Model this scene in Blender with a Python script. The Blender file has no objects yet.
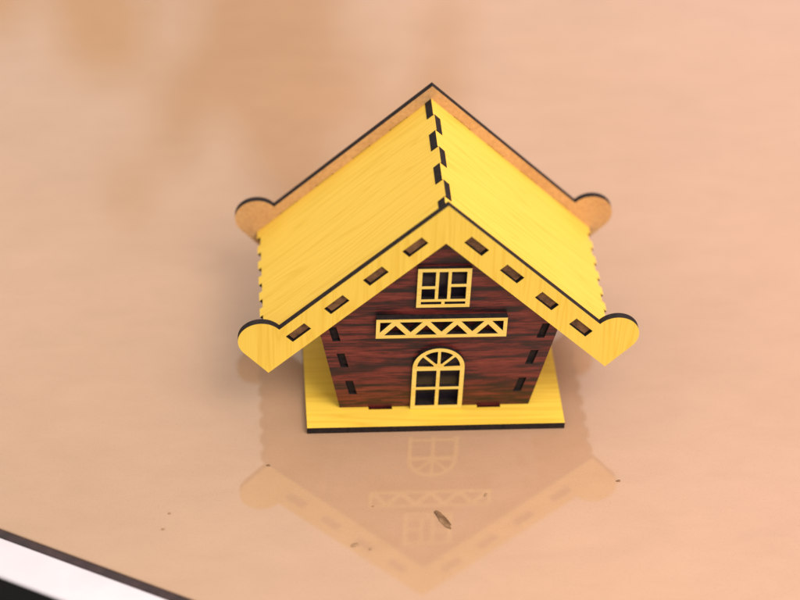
import bpy, math, random, bmesh
from mathutils import Matrix, Vector
random.seed(4)
S=0.01  # 1 mm -> 0.01 units
scene=bpy.context.scene
col=scene.collection
TH=math.radians(44.0); c=math.cos(TH); s=math.sin(TH)
T=2.4   # sheet thickness in mm
TR=3.0  # roof sheet thickness

# ---------------------------------------------------------------- materials
def newmat(name):
    m=bpy.data.materials.new(name); m.use_nodes=True
    nt=m.node_tree; b=nt.nodes["Principled BSDF"]
    return m,nt,b
def noise(nt,vec,scale,detail=4,rough=.55,dist=0.):
    n=nt.nodes.new("ShaderNodeTexNoise"); n.inputs["Scale"].default_value=scale
    n.inputs["Detail"].default_value=detail; n.inputs["Roughness"].default_value=rough
    n.inputs["Distortion"].default_value=dist
    nt.links.new(vec,n.inputs["Vector"]); return n.outputs["Fac"]
def ramp(nt,fac,stops):
    r=nt.nodes.new("ShaderNodeValToRGB"); e=r.color_ramp.elements
    while len(e)<len(stops): e.new(.5)
    for el,(p,cc) in zip(e,stops): el.position=p; el.color=(*cc,1)
    nt.links.new(fac,r.inputs["Fac"]); return r.outputs["Color"]
def mapping(nt,scale,rot=(0,0,0),loc=(0,0,0)):
    t=nt.nodes.new("ShaderNodeTexCoord"); m=nt.nodes.new("ShaderNodeMapping")
    m.inputs["Scale"].default_value=scale; m.inputs["Rotation"].default_value=rot; m.inputs["Location"].default_value=loc
    nt.links.new(t.outputs["Object"],m.inputs["Vector"]); return m.outputs["Vector"]
def mix(nt,fac,a,b,mode='MIX'):
    m=nt.nodes.new("ShaderNodeMix"); m.data_type='RGBA'; m.blend_type=mode
    for sock,v in ((0,fac),(6,a),(7,b)):
        if isinstance(v,(int,float)): m.inputs[sock].default_value=v
        elif isinstance(v,tuple): m.inputs[sock].default_value=(*v,1)
        else: nt.links.new(v,m.inputs[sock])
    return m.outputs[2]
def bump(nt,b,h,strength,dist=.01):
    n=nt.nodes.new("ShaderNodeBump"); n.inputs["Strength"].default_value=strength; n.inputs["Distance"].default_value=dist
    nt.links.new(h,n.inputs["Height"]); nt.links.new(n.outputs["Normal"],b.inputs["Normal"])

def yellow(name,along,rot=0.,base=(.93,.615,.085),dark=(.80,.46,.035),rings=11.,amt=.5):
    """printed yellow veneer; along = local axis of grain (0=u,1=v)"""
    m,nt,b=newmat(name)
    sc=(.5,9,1) if along==0 else (9,.5,1)
    v=mapping(nt,sc,(0,0,rot),(random.random()*5,random.random()*5,0))
    g=noise(nt,v,1.1,2,.5,.2)
    w=nt.nodes.new("ShaderNodeMath"); w.operation='MULTIPLY'; nt.links.new(g,w.inputs[0]); w.inputs[1].default_value=rings
    fr=nt.nodes.new("ShaderNodeMath"); fr.operation='PINGPONG'; nt.links.new(w.outputs[0],fr.inputs[0]); fr.inputs[1].default_value=.5
    c1=ramp(nt,fr.outputs[0],[(0,dark),(.14,tuple((x*2+y)/3 for x,y in zip(base,dark))),(.3,base),(1,base)])
    v2=mapping(nt,(2.2,90,1) if along==0 else (90,2.2,1),(0,0,rot))
    f=noise(nt,v2,2.2,3,.6)
    c2=ramp(nt,f,[(.3,(.88,.82,.62)),(.6,(1,1,1))])
    cc=mix(nt,.8,c1,c2,'MULTIPLY')
    cc=mix(nt,amt,base,cc)
    nt.links.new(cc,b.inputs["Base Color"])
    b.inputs["Roughness"].default_value=.45; b.inputs["Specular IOR Level"].default_value=.35
    return m
Y_ROOF=yellow("yellow_veneer_roof",1,rings=14,amt=.45)
Y_FAS=yellow("yellow_veneer_gable",1,.35,(.96,.68,.10),(.82,.51,.04),amt=.5)
Y_BASE=yellow("yellow_veneer_base",0,0,(.93,.615,.075),(.74,.42,.03),rings=13,amt=.5)
Y_TRIM=yellow("yellow_veneer_trim",0,0,(.93,.70,.17),(.80,.52,.06))

def charmat():
    m,nt,b=newmat("charred_edge")
    v=mapping(nt,(1,1,1)); f=noise(nt,v,60,3)
    nt.links.new(ramp(nt,f,[(.3,(.008,.007,.009)),(.7,(.028,.017,.014))]),b.inputs["Base Color"])
    b.inputs["Roughness"].default_value=.75; b.inputs["Specular IOR Level"].default_value=.25; return m
CHAR=charmat()
def tabmat():
    m,nt,b=newmat("scorched_tab_end")
    v=mapping(nt,(1,1,1)); f=noise(nt,v,45,3)
    nt.links.new(ramp(nt,f,[(.3,(.07,.032,.014)),(.7,(.27,.13,.05))]),b.inputs["Base Color"])
    b.inputs["Roughness"].default_value=.7; return m
TAB=tabmat()
def mdfmat():
    m,nt,b=newmat("raw_fibreboard")
    v=mapping(nt,(1,1,1)); f=noise(nt,v,70,4,.7); g=noise(nt,v,6,3)
    c1=ramp(nt,f,[(.3,(.56,.31,.125)),(.7,(.76,.46,.20))])
    c2=ramp(nt,g,[(.35,(.85,.80,.74)),(.65,(1,1,1))])
    nt.links.new(mix(nt,.8,c1,c2,'MULTIPLY'),b.inputs["Base Color"]); b.inputs["Roughness"].default_value=.75
    return m
MDF=mdfmat()
def mahog():
    m,nt,b=newmat("dark_mahogany_veneer")
    v=mapping(nt,(1,12,1),(0,0,.03)); f=noise(nt,v,2.9,6,.66,.35)
    v2=mapping(nt,(4,50,1)); f2=noise(nt,v2,3.6,5,.75)
    c1=ramp(nt,f,[(.40,(.014,.008,.010)),(.46,(.060,.012,.014)),(.53,(.17,.026,.022)),(.68,(.26,.052,.036))])
    c2=ramp(nt,f2,[(.36,(.15,.13,.14)),(.48,(.75,.7,.7)),(.60,(1,1,1))])
    nt.links.new(mix(nt,.9,c1,c2,'MULTIPLY'),b.inputs["Base Color"])
    b.inputs["Roughness"].default_value=.36; bump(nt,b,f2,.1,.004); return m
MAH=mahog()

def tablemat():
    m,nt,b=newmat("glossy_peach_tabletop")
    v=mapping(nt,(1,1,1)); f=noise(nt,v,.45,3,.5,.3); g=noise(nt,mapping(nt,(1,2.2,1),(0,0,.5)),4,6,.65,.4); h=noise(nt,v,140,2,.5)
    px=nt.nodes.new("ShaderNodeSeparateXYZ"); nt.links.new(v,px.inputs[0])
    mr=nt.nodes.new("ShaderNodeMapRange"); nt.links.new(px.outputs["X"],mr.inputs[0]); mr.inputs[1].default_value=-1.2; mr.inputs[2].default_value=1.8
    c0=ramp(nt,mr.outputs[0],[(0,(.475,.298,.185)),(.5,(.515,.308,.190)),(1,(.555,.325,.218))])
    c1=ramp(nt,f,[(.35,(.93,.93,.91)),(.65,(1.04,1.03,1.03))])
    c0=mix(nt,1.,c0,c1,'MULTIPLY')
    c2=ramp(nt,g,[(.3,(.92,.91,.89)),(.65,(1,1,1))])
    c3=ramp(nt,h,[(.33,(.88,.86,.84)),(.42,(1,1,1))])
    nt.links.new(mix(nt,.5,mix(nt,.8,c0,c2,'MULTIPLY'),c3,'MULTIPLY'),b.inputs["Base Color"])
    b.inputs["Roughness"].default_value=.5; b.inputs["Specular IOR Level"].default_value=.1
    b.inputs["Coat Weight"].default_value=1.; b.inputs["Coat IOR"].default_value=1.72
    nt.links.new(ramp(nt,g,[(.3,(.06,.06,.06)),(.6,(.035,.035,.035))]),b.inputs["Coat Roughness"])
    return m
TABLE=tablemat()
def plain(name,ca,cb,scale,rough):
    m,nt,b=newmat(name); v=mapping(nt,(1,1,1)); f=noise(nt,v,scale,4)
    nt.links.new(ramp(nt,f,[(.35,ca),(.65,cb)]),b.inputs["Base Color"]); b.inputs["Roughness"].default_value=rough; return m
WHITE=plain("white_edge_trim",(.60,.57,.61),(.70,.67,.71),3,.4)
BLACK=plain("dark_rubber_seam",(.02,.010,.012),(.045,.022,.022),20,.5)
FLOOR=plain("dark_floor",(.004,.004,.005),(.010,.010,.012),.4,.9)
DIRT=plain("dry_brown_flake",(.10,.045,.018),(.34,.19,.09),25,.8)
PALE=plain("tan_speck",(.28,.16,.08),(.42,.26,.15),25,.9)
BACKING=plain("dark_interior_backing",(.012,.010,.018),(.030,.022,.034),12,.3)  # near-black colour stands in for the unlit interior behind the openings

# ---------------------------------------------------------------- helpers
def link(o,parent=None):
    col.objects.link(o)
    if parent: o.parent=parent
    return o
def plate(name,outer,holes,th,mats,mat4,parent):
    """outline (mm) cut from sheet; front face at local z=0, thickness backwards"""
    cu=bpy.data.curves.new(name,'CURVE'); cu.dimensions='2D'; cu.fill_mode='BOTH'; cu.extrude=th*S/2
    for poly in [outer]+holes:
        sp=cu.splines.new('POLY'); sp.points.add(len(poly)-1)
        for p,(x,y) in zip(sp.points,poly): p.co=(x*S,y*S,0,1)
        sp.use_cyclic_u=True
    tmp=bpy.data.objects.new("tmp",cu); col.objects.link(tmp)
    dg=bpy.context.evaluated_depsgraph_get()
    me=bpy.data.meshes.new_from_object(tmp.evaluated_get(dg))
    bpy.data.objects.remove(tmp); bpy.data.curves.remove(cu)
    me.transform(Matrix.Translation((0,0,-th*S/2)))
    me.materials.clear()
    for m in mats: me.materials.append(m)
    bm=bmesh.new(); bm.from_mesh(me); bmesh.ops.remove_doubles(bm,verts=bm.verts,dist=1e-5)
    bmesh.ops.recalc_face_normals(bm,faces=bm.faces)
    for f in bm.faces:
        f.smooth=False
        f.material_index=0 if f.normal.z>.9 else (1 if f.normal.z<-.9 else 2)
    bm.to_mesh(me); bm.free()
    me.name=name
    o=bpy.data.objects.new(name,me); link(o,parent); o.matrix_local=mat4
    return o
def frame(O,U,V):
    U=Vector(U).normalized(); V=Vector(V).normalized(); N=U.cross(V)
    M=Matrix((U,V,N)).transposed().to_4x4(); M.translation=Vector(O)*S; return M
def rect(x0,z0,x1,z1): return [(x0,z0),(x1,z0),(x1,z1),(x0,z1)]

# ---------------------------------------------------------------- house
house=bpy.data.objects.new("toy_house",None); link(house)
house.empty_display_size=.2
house["label"]="small laser-cut wooden toy house with yellow gabled roof on glossy table"
house["category"]="toy house"

APEX=93.4; HR=APEX-3.8/c      # ridge line of roof top plane
slotw=[15.3,32.6,50.0,67.4]
def wp(w,p,sgn=1): return (sgn*(w*c+p*s), HR-w*s+p*c)
def gable_outline():
    R=[(0,APEX)]
    cx,cz,r=59.8,36.6,7.8
    for k in range(0,29):
        a=math.radians(140-k*(180/28.)); R.append((cx+r*math.cos(a),cz+r*math.sin(a)))
    R.append((57.4,22.2))
    L=[(-x,z) for x,z in reversed(R[1:])]
    return R+[(0,77.8)]+L
slots=[]
for sg in (1,-1):
    for w in slotw:
        slots.append([wp(w-4.2,.2,sg),wp(w+4.2,.2,sg),wp(w+4.2,-3.2,sg),wp(w-4.2,-3.2,sg)])
g1=plate("gable_board",gable_outline(),slots,T,[Y_FAS,MDF,CHAR],frame((0,0,0),(1,0,0),(0,0,1)),house)
g1["label"]="yellow front gable board with rounded ends and eight slots"
g2=plate("gable_board",gable_outline(),slots,T,[MDF,Y_FAS,CHAR],frame((0,65.1,0),(1,0,0),(0,0,1)),house)
g2["label"]="raw brown fibreboard back face of rear gable board"

y0,y1=T+.06,65.04; n=7; seg=(y1-y0)/n; W=83.2
def roof_outline(even):
    P=[]
    for i in range(n):
        w=-.3 if (i%2==0)==even else TR+.1
        P+= [(y0+i*seg+(.05 if w<0 and i else 0),w),(y0+(i+1)*seg-(.05 if w<0 and i<n-1 else 0),w)]
    for w in slotw: P+=[(y1,w-3.6),(y1+2,w-3.6),(y1+2,w+3.6),(y1,w+3.6)]
    t=15; ts=(y1-y0)/t
    for i in range(t-1,-1,-1):
        ww=W if i%2==0 else W-1.5
        P+=[(y0+(i+1)*ts,ww),(y0+i*ts,ww)]
    for w in reversed(slotw): P+=[(y0,w+3.6),(y0-1.5,w+3.6),(y0-1.5,w-3.6),(y0,w-3.6)]
    return P
roof=bpy.data.objects.new("roof",None); link(roof,house); roof.empty_display_size=.1
r1=plate("roof_panel",[(y,-w) for y,w in roof_outline(True)],[],TR,[Y_ROOF,MDF,CHAR,TAB],frame((0,0,HR),(0,1,0),(-c,0,s)),roof)
r2=plate("roof_panel",[(-y,-w) for y,w in roof_outline(False)],[],TR,[Y_ROOF,MDF,CHAR,TAB],frame((0,0,HR),(0,-1,0),(c,0,s)),roof)
for r_ in (r1,r2):
    for p in r_.data.polygons:
        if abs(p.normal.x)>.9 and abs(p.center.x)<(y0-1)*S: p.material_index=3
        if p.material_index==0 and abs(p.center.x)<(y0-.1)*S and max(abs(r_.data.vertices[i].co.x) for i in p.vertices)<(y0+.1)*S: p.material_index=2

# openings
WY=T+.1          # front face of the wall
BZ=2.7           # top of base
wx=.4
win=rect(-8.9,49.4,8.9,66.2)
def arch(r,zs,zb,k=24):
    return [(-r,zb),(r,zb)]+[(r*math.cos(math.pi*i/k),zs+r*math.sin(math.pi*i/k)) for i in range(k+1)]
sidex=lambda z:26.8+.25*(z-3)
wslots=[]
for sg in (1,-1):
    for zc in (12.2,24.9,36.9):
        a=[(sg*(sidex(zc-3.2)-1.35),zc-3.2),(sg*(sidex(zc-3.2)+1.35),zc-3.2),(sg*(sidex(zc+3.2)+1.35),zc+3.2),(sg*(sidex(zc+3.2)-1.35),zc+3.2)]
        wslots.append(a)
wb=BZ+.1
wall_out=[(-32.8,wb),(-22.4,wb),(-22.4,.4),(-15.2,.4),(-15.2,wb),(15.2,wb),(15.2,.4),(22.4,.4),(22.4,wb),(32.8,wb),(41.2,42.4),(0,82.2),(-41.2,42.4)]
holes=[rect(wx-7.6,50.9,wx+7.6,64.8),[(x+wx,z) for x,z in arch(7.7,21.6,4.4)]]
fw=plate("wall",wall_out,wslots+holes,T,[MAH,MDF,CHAR],frame((0,WY,0),(1,0,0),(0,0,1)),house)
fw["label"]="dark red-brown mahogany front wall with window openings"
bw=plate("wall",wall_out,wslots,T,[MDF,MAH,CHAR],frame((0,62.6,0),(1,0,0),(0,0,1)),house)
ya=WY+T+.05
def side_out():
    P=[(ya,.1),(62.5,.1)]+[(62.5,44)]+[(ya,44)]
    for zc in (36.9,24.9,12.2):
        h=(zc-3)*1.0308
        P+=[(ya,h+3),(ya-1.4,h+3),(ya-1.4,h-3),(ya,h-3)]
    return P
for sg in (1,-1):
    q=math.hypot(1,.25)
    O=(sg*(26.8+1.2*1/q),0,3.0-1.2*.25/q)
    plate("wall",[(sg*y,h) for y,h in side_out()],[],T,[MAH,MDF,CHAR],frame(O,(0,sg,0),(sg*.25,0,1)),house)

base_holes=[rect(-22.9,WY-1.2,-14.7,WY+T+.3),rect(14.7,WY-1.2,22.9,WY+T+.3),rect(-22.9,62.2,-14.7,65.4),rect(14.7,62.2,22.9,65.4)]
base_out=[(-44.4,-7.2),(44.4,-7.2),(44.4,73),(-44.4,73)]
bs=plate("base",base_out,base_holes,BZ-.05,[Y_BASE,MDF,CHAR],frame((0,0,BZ),(1,0,0),(0,1,0)),house)
bs["label"]="flat yellow wood-grain base board with charred edges"

# upper window
def bars_window():
    h=[rect(-7.4,58.7,-2.9,64.8), rect(-7.4,53.0,-2.9,57.5),
       rect(-1.8,53.0,1.2,64.8),
       rect(2.3,59.5,7.4,64.8), rect(2.3,53.0,7.4,58.3),
       rect(-7.4,50.8,-.6,51.9), rect(.5,50.8,7.4,51.9)]
    return h
tr=lambda P:[(x+wx,z) for x,z in P]
TW=1.4
w1=plate("window",tr(win),[tr(h) for h in bars_window()],TW,[Y_TRIM,MDF,CHAR],frame((0,WY-TW-.03,0),(1,0,0),(0,0,1)),house)
w1["label"]="small square yellow lattice window under the gable"
# arched window
def fan(a0,a1,r0=1.9,r1=7.4,zc=22.0,hw=.5):
    P=[]
    for r,rev in ((r0,0),(r1,1)):
        d=math.degrees(math.asin(hw/r)); A=[a0+d+(a1-a0-2*d)*i/8 for i in range(9)]
        if rev: A=A[::-1]
        P+=[(r*math.cos(math.radians(a)),zc+r*math.sin(math.radians(a))) for a in A]
    return P
dh=[rect(-7.4,4.4,-.6,11.9),rect(.6,4.4,7.4,11.9),rect(-7.4,13.1,-.6,20.7),rect(.6,13.1,7.4,20.7)]
dh+=[fan(2,46),fan(46,90),fan(90,134),fan(134,178)]
w2=plate("window",tr(arch(8.9,22.0,BZ+.15)),[tr(h) for h in dh],TW,[Y_TRIM,MDF,CHAR],frame((0,WY-TW-.03,0),(1,0,0),(0,0,1)),house)
w2["label"]="arched yellow lattice window with fan-shaped top"
def backing(par,out):  # added dark sheet behind the wall, so the openings look shaded inside
    o=plate("dark_interior_sheet",out,[],.5,[BACKING,BACKING,BACKING],frame((0,WY+T+.05,0),(1,0,0),(0,0,1)),None); o.parent=par
    o.matrix_parent_inverse=par.matrix_local.inverted(); return o
backing(w1,rect(wx-8.6,49.8,wx+8.6,65.6)); backing(w2,rect(wx-9,3.2,wx+9,31))
# zigzag panel
def zig():
    x0,x1,z0,z1=-20.7,20.7,38.2,43.9; k=8; d=(x1-x0)/k; hb=.75
    H=[]
    for i in range(k//2):
        a=x0+2*i*d
        H.append([(a+2*hb,z0),(a+2*d-2*hb,z0),(a+d,z1-1.9*hb)])
    for i in range(k//2+1):
        a=x0+2*i*d   # valley at a
        l=max(a-d+1.7*hb,x0); r=min(a+d-1.7*hb,x1)
        if i==0: H.append([(x0,z0+1.6*hb),(r,z1),(x0,z1)])
        elif i==k//2: H.append([(x1,z0+1.6*hb),(x1,z1),(l,z1)])
        else: H.append([(l,z1),(a,z0+1.6*hb),(r,z1)])
    return H
w3=plate("decorative_panel",tr(rect(-22,36.8,22,45.2)),[tr(h) for h in zig()],T,[Y_TRIM,MDF,CHAR],frame((0,.05,0),(1,0,0),(0,0,1)),house)
w3["label"]="yellow zigzag lattice strip between the two windows"

# ---------------------------------------------------------------- table
tb=bpy.data.objects.new("table",None); link(tb); tb["label"]="glossy peach tabletop with white metal edge trim"; tb["category"]="table"
E0=Vector((-145.7,-47.6,0)); ed=Vector((.8855,-.4646,0)); inn=Vector((.4646,.8855,0))
def slab(name,s0,s1,t0,t1,ztop,th,mat,parent,bev):
    me=bpy.data.meshes.new(name); P=[]
    for z in (ztop,ztop-th):
        for a,b_ in ((s0,t0),(s1,t0),(s1,t1),(s0,t1)):
            P.append(((E0+ed*a+inn*b_)*S+Vector((0,0,z*S))))
    me.from_pydata(P,[],[(0,1,2,3),(7,6,5,4),(0,4,5,1),(1,5,6,2),(2,6,7,3),(3,7,4,0)]); me.materials.append(mat)
    o=bpy.data.objects.new(name,me); link(o,parent)
    if bev:
        md=o.modifiers.new("b",'BEVEL'); md.width=bev*S; md.segments=3
    return o
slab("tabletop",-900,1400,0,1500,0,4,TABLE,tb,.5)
slab("edge_seam",-900,1400,-3.0,-.02,-.6,5,BLACK,tb,0)
slab("edge_trim",-900,1400,-17.5,-3.02,-.4,2.2,WHITE,tb,1)
fl=slab("floor",-6000,6000,-6000,6000,-740,10,FLOOR,None,0); fl["kind"]="structure"

# ---------------------------------------------------------------- crumbs
def crumb(name,x,y,lx,ly,h,ang,mat,label,grp=None):
    bm=bmesh.new(); bmesh.ops.create_icosphere(bm,subdivisions=2,radius=1)
    for v in bm.verts:
        k=1+random.uniform(-.28,.28); v.co=Vector((v.co.x*lx*k*S/2,v.co.y*ly*k*S/2,max(v.co.z,-.6)*h*S/2))
    me=bpy.data.meshes.new(name); bm.to_mesh(me); bm.free(); me.materials.append(mat)
    o=bpy.data.objects.new(name,me); link(o); o.location=(x*S,y*S,h*.3*S); o.rotation_euler=(0,0,ang)
    o["label"]=label; o["category"]="crumb"
    if grp: o["group"]=grp
crumb("wood_flake",-1.2,-48.9,9.5,2.2,.8,math.radians(-61),DIRT,"dry brown wood flake lying on the glossy tabletop")
for (x,y,l,w_,a,m) in [(-30.8,-59,2.6,1.5,.4,PALE),(-26,-61,1.,.7,1,PALE),(-58,-22,1.2,.8,0,DIRT),(14,-38,1.5,.9,1,PALE),
    (-91,-43,1.,.7,.5,PALE),(-93,-50,1.1,.7,.2,PALE),(59.5,-33,1.5,.8,.1,DIRT),(-24,-42,.9,.6,.3,PALE)]:
    crumb("crumb",x,y,l,w_,.4,a,m,"tiny dark brown crumb on the glossy tabletop" if m is DIRT else "tiny tan crumb on the glossy tabletop","crumbs on the tabletop")

# ---------------------------------------------------------------- world
wd=bpy.data.worlds.new("World"); scene.world=wd; wd.use_nodes=True; nt=wd.node_tree
bg=nt.nodes["Background"]
tc=nt.nodes.new("ShaderNodeTexCoord"); V=tc.outputs["Generated"]
mp=nt.nodes.new("ShaderNodeMapping"); mp.inputs["Scale"].default_value=(1.6,.6,.7); nt.links.new(V,mp.inputs["Vector"])
nd=nt.nodes.new("ShaderNodeTexNoise"); nd.inputs["Scale"].default_value=16; nd.inputs["Detail"].default_value=4; nt.links.new(mp.outputs[0],nd.inputs["Vector"])
sc=nt.nodes.new("ShaderNodeVectorMath"); sc.operation='MULTIPLY_ADD'; nt.links.new(nd.outputs["Color"],sc.inputs[0]); sc.inputs[1].default_value=(.22,.2,.36); sc.inputs[2].default_value=(-.11,-.1,-.18)
ad=nt.nodes.new("ShaderNodeVectorMath"); nt.links.new(V,ad.inputs[0]); nt.links.new(sc.outputs[0],ad.inputs[1])
def blob(dirv,r0,r1):
    d=nt.nodes.new("ShaderNodeVectorMath"); d.operation='DISTANCE'
    nt.links.new(ad.outputs[0],d.inputs[0]); d.inputs[1].default_value=Vector(dirv).normalized()
    mr=nt.nodes.new("ShaderNodeMapRange"); mr.interpolation_type='SMOOTHSTEP'; nt.links.new(d.outputs["Value"],mr.inputs[0])
    mr.inputs[1].default_value=r0; mr.inputs[2].default_value=r1; mr.inputs[3].default_value=1; mr.inputs[4].default_value=0
    return mr.outputs[0]
sx=nt.nodes.new("ShaderNodeSeparateXYZ"); nt.links.new(V,sx.inputs[0])
skyc=ramp(nt,sx.outputs["Z"],[(0.,(.3,.24,.2)),(.25,(.9,.82,.76)),(.5,(1.45,1.38,1.30)),(.65,(1.4,1.34,1.27)),(.85,(1.1,1.04,.98)),(1,(1.,.97,.93))])
nz=noise(nt,V,5,2,.5)
skyc=mix(nt,.6,skyc,ramp(nt,nz,[(.35,(.80,.76,.72)),(.65,(1.1,1.05,1.05))]),'MULTIPLY')
gx=nt.nodes.new("ShaderNodeMapRange"); nt.links.new(sx.outputs["X"],gx.inputs[0]); gx.inputs[1].default_value=-.1; gx.inputs[2].default_value=.28
skyc=mix(nt,1.,skyc,ramp(nt,gx.outputs[0],[(0,(.90,.93,.92)),(.45,(1,.98,.95)),(1,(1.25,1.10,1.10))]),'MULTIPLY')
skyc=mix(nt,blob((.022,.825,.575),.055,.068),skyc,(.36,.16,.0))
skyc=mix(nt,blob((-.105,.86,.53),.052,.066),skyc,(.62,.28,.0))
nt.links.new(skyc,bg.inputs["Color"]); bg.inputs["Strength"].default_value=.97

def area(loc,tgt,size,power,colr):
    l=bpy.data.lights.new("soft_light",'AREA'); l.shape='SQUARE'; l.size=size; l.energy=power; l.color=colr
    o=bpy.data.objects.new("soft_light",l); link(o); o.location=loc
    o.rotation_euler=(Vector(tgt)-Vector(loc)).to_track_quat('-Z','Y').to_euler()
area((3.2,-4.0,8.1),(0,.3,0),4.8,555,(1,.975,.93))

# ---------------------------------------------------------------- camera
f_,yaw,pit,rol,L,cx,cy=2219.51,0.10386,0.71679,0.05166,814.03,-7.678,61.498
F=Vector((math.sin(yaw)*math.cos(pit),math.cos(yaw)*math.cos(pit),-math.sin(pit)))
Rr=Vector((math.cos(yaw),-math.sin(yaw),0)); U=Rr.cross(F)
R2=Rr*math.cos(rol)+U*math.sin(rol); U2=-Rr*math.sin(rol)+U*math.cos(rol)
cam=bpy.data.cameras.new("camera"); co=bpy.data.objects.new("camera",cam); link(co)
M=Matrix((R2,U2,-F)).transposed().to_4x4(); M.translation=(Vector((cx,cy,0))-F*L)*S
co.matrix_world=M
cam.sensor_width=36; cam.lens=f_/800*36; cam.clip_start=.05; cam.clip_end=500
cam.dof.use_dof=True; cam.dof.focus_distance=(Vector((0,0,40))*S-M.translation).dot(F); cam.dof.aperture_fstop=.55
scene.camera=co
scene.view_settings.view_transform='Standard'; scene.view_settings.look='None'; scene.view_settings.exposure=0
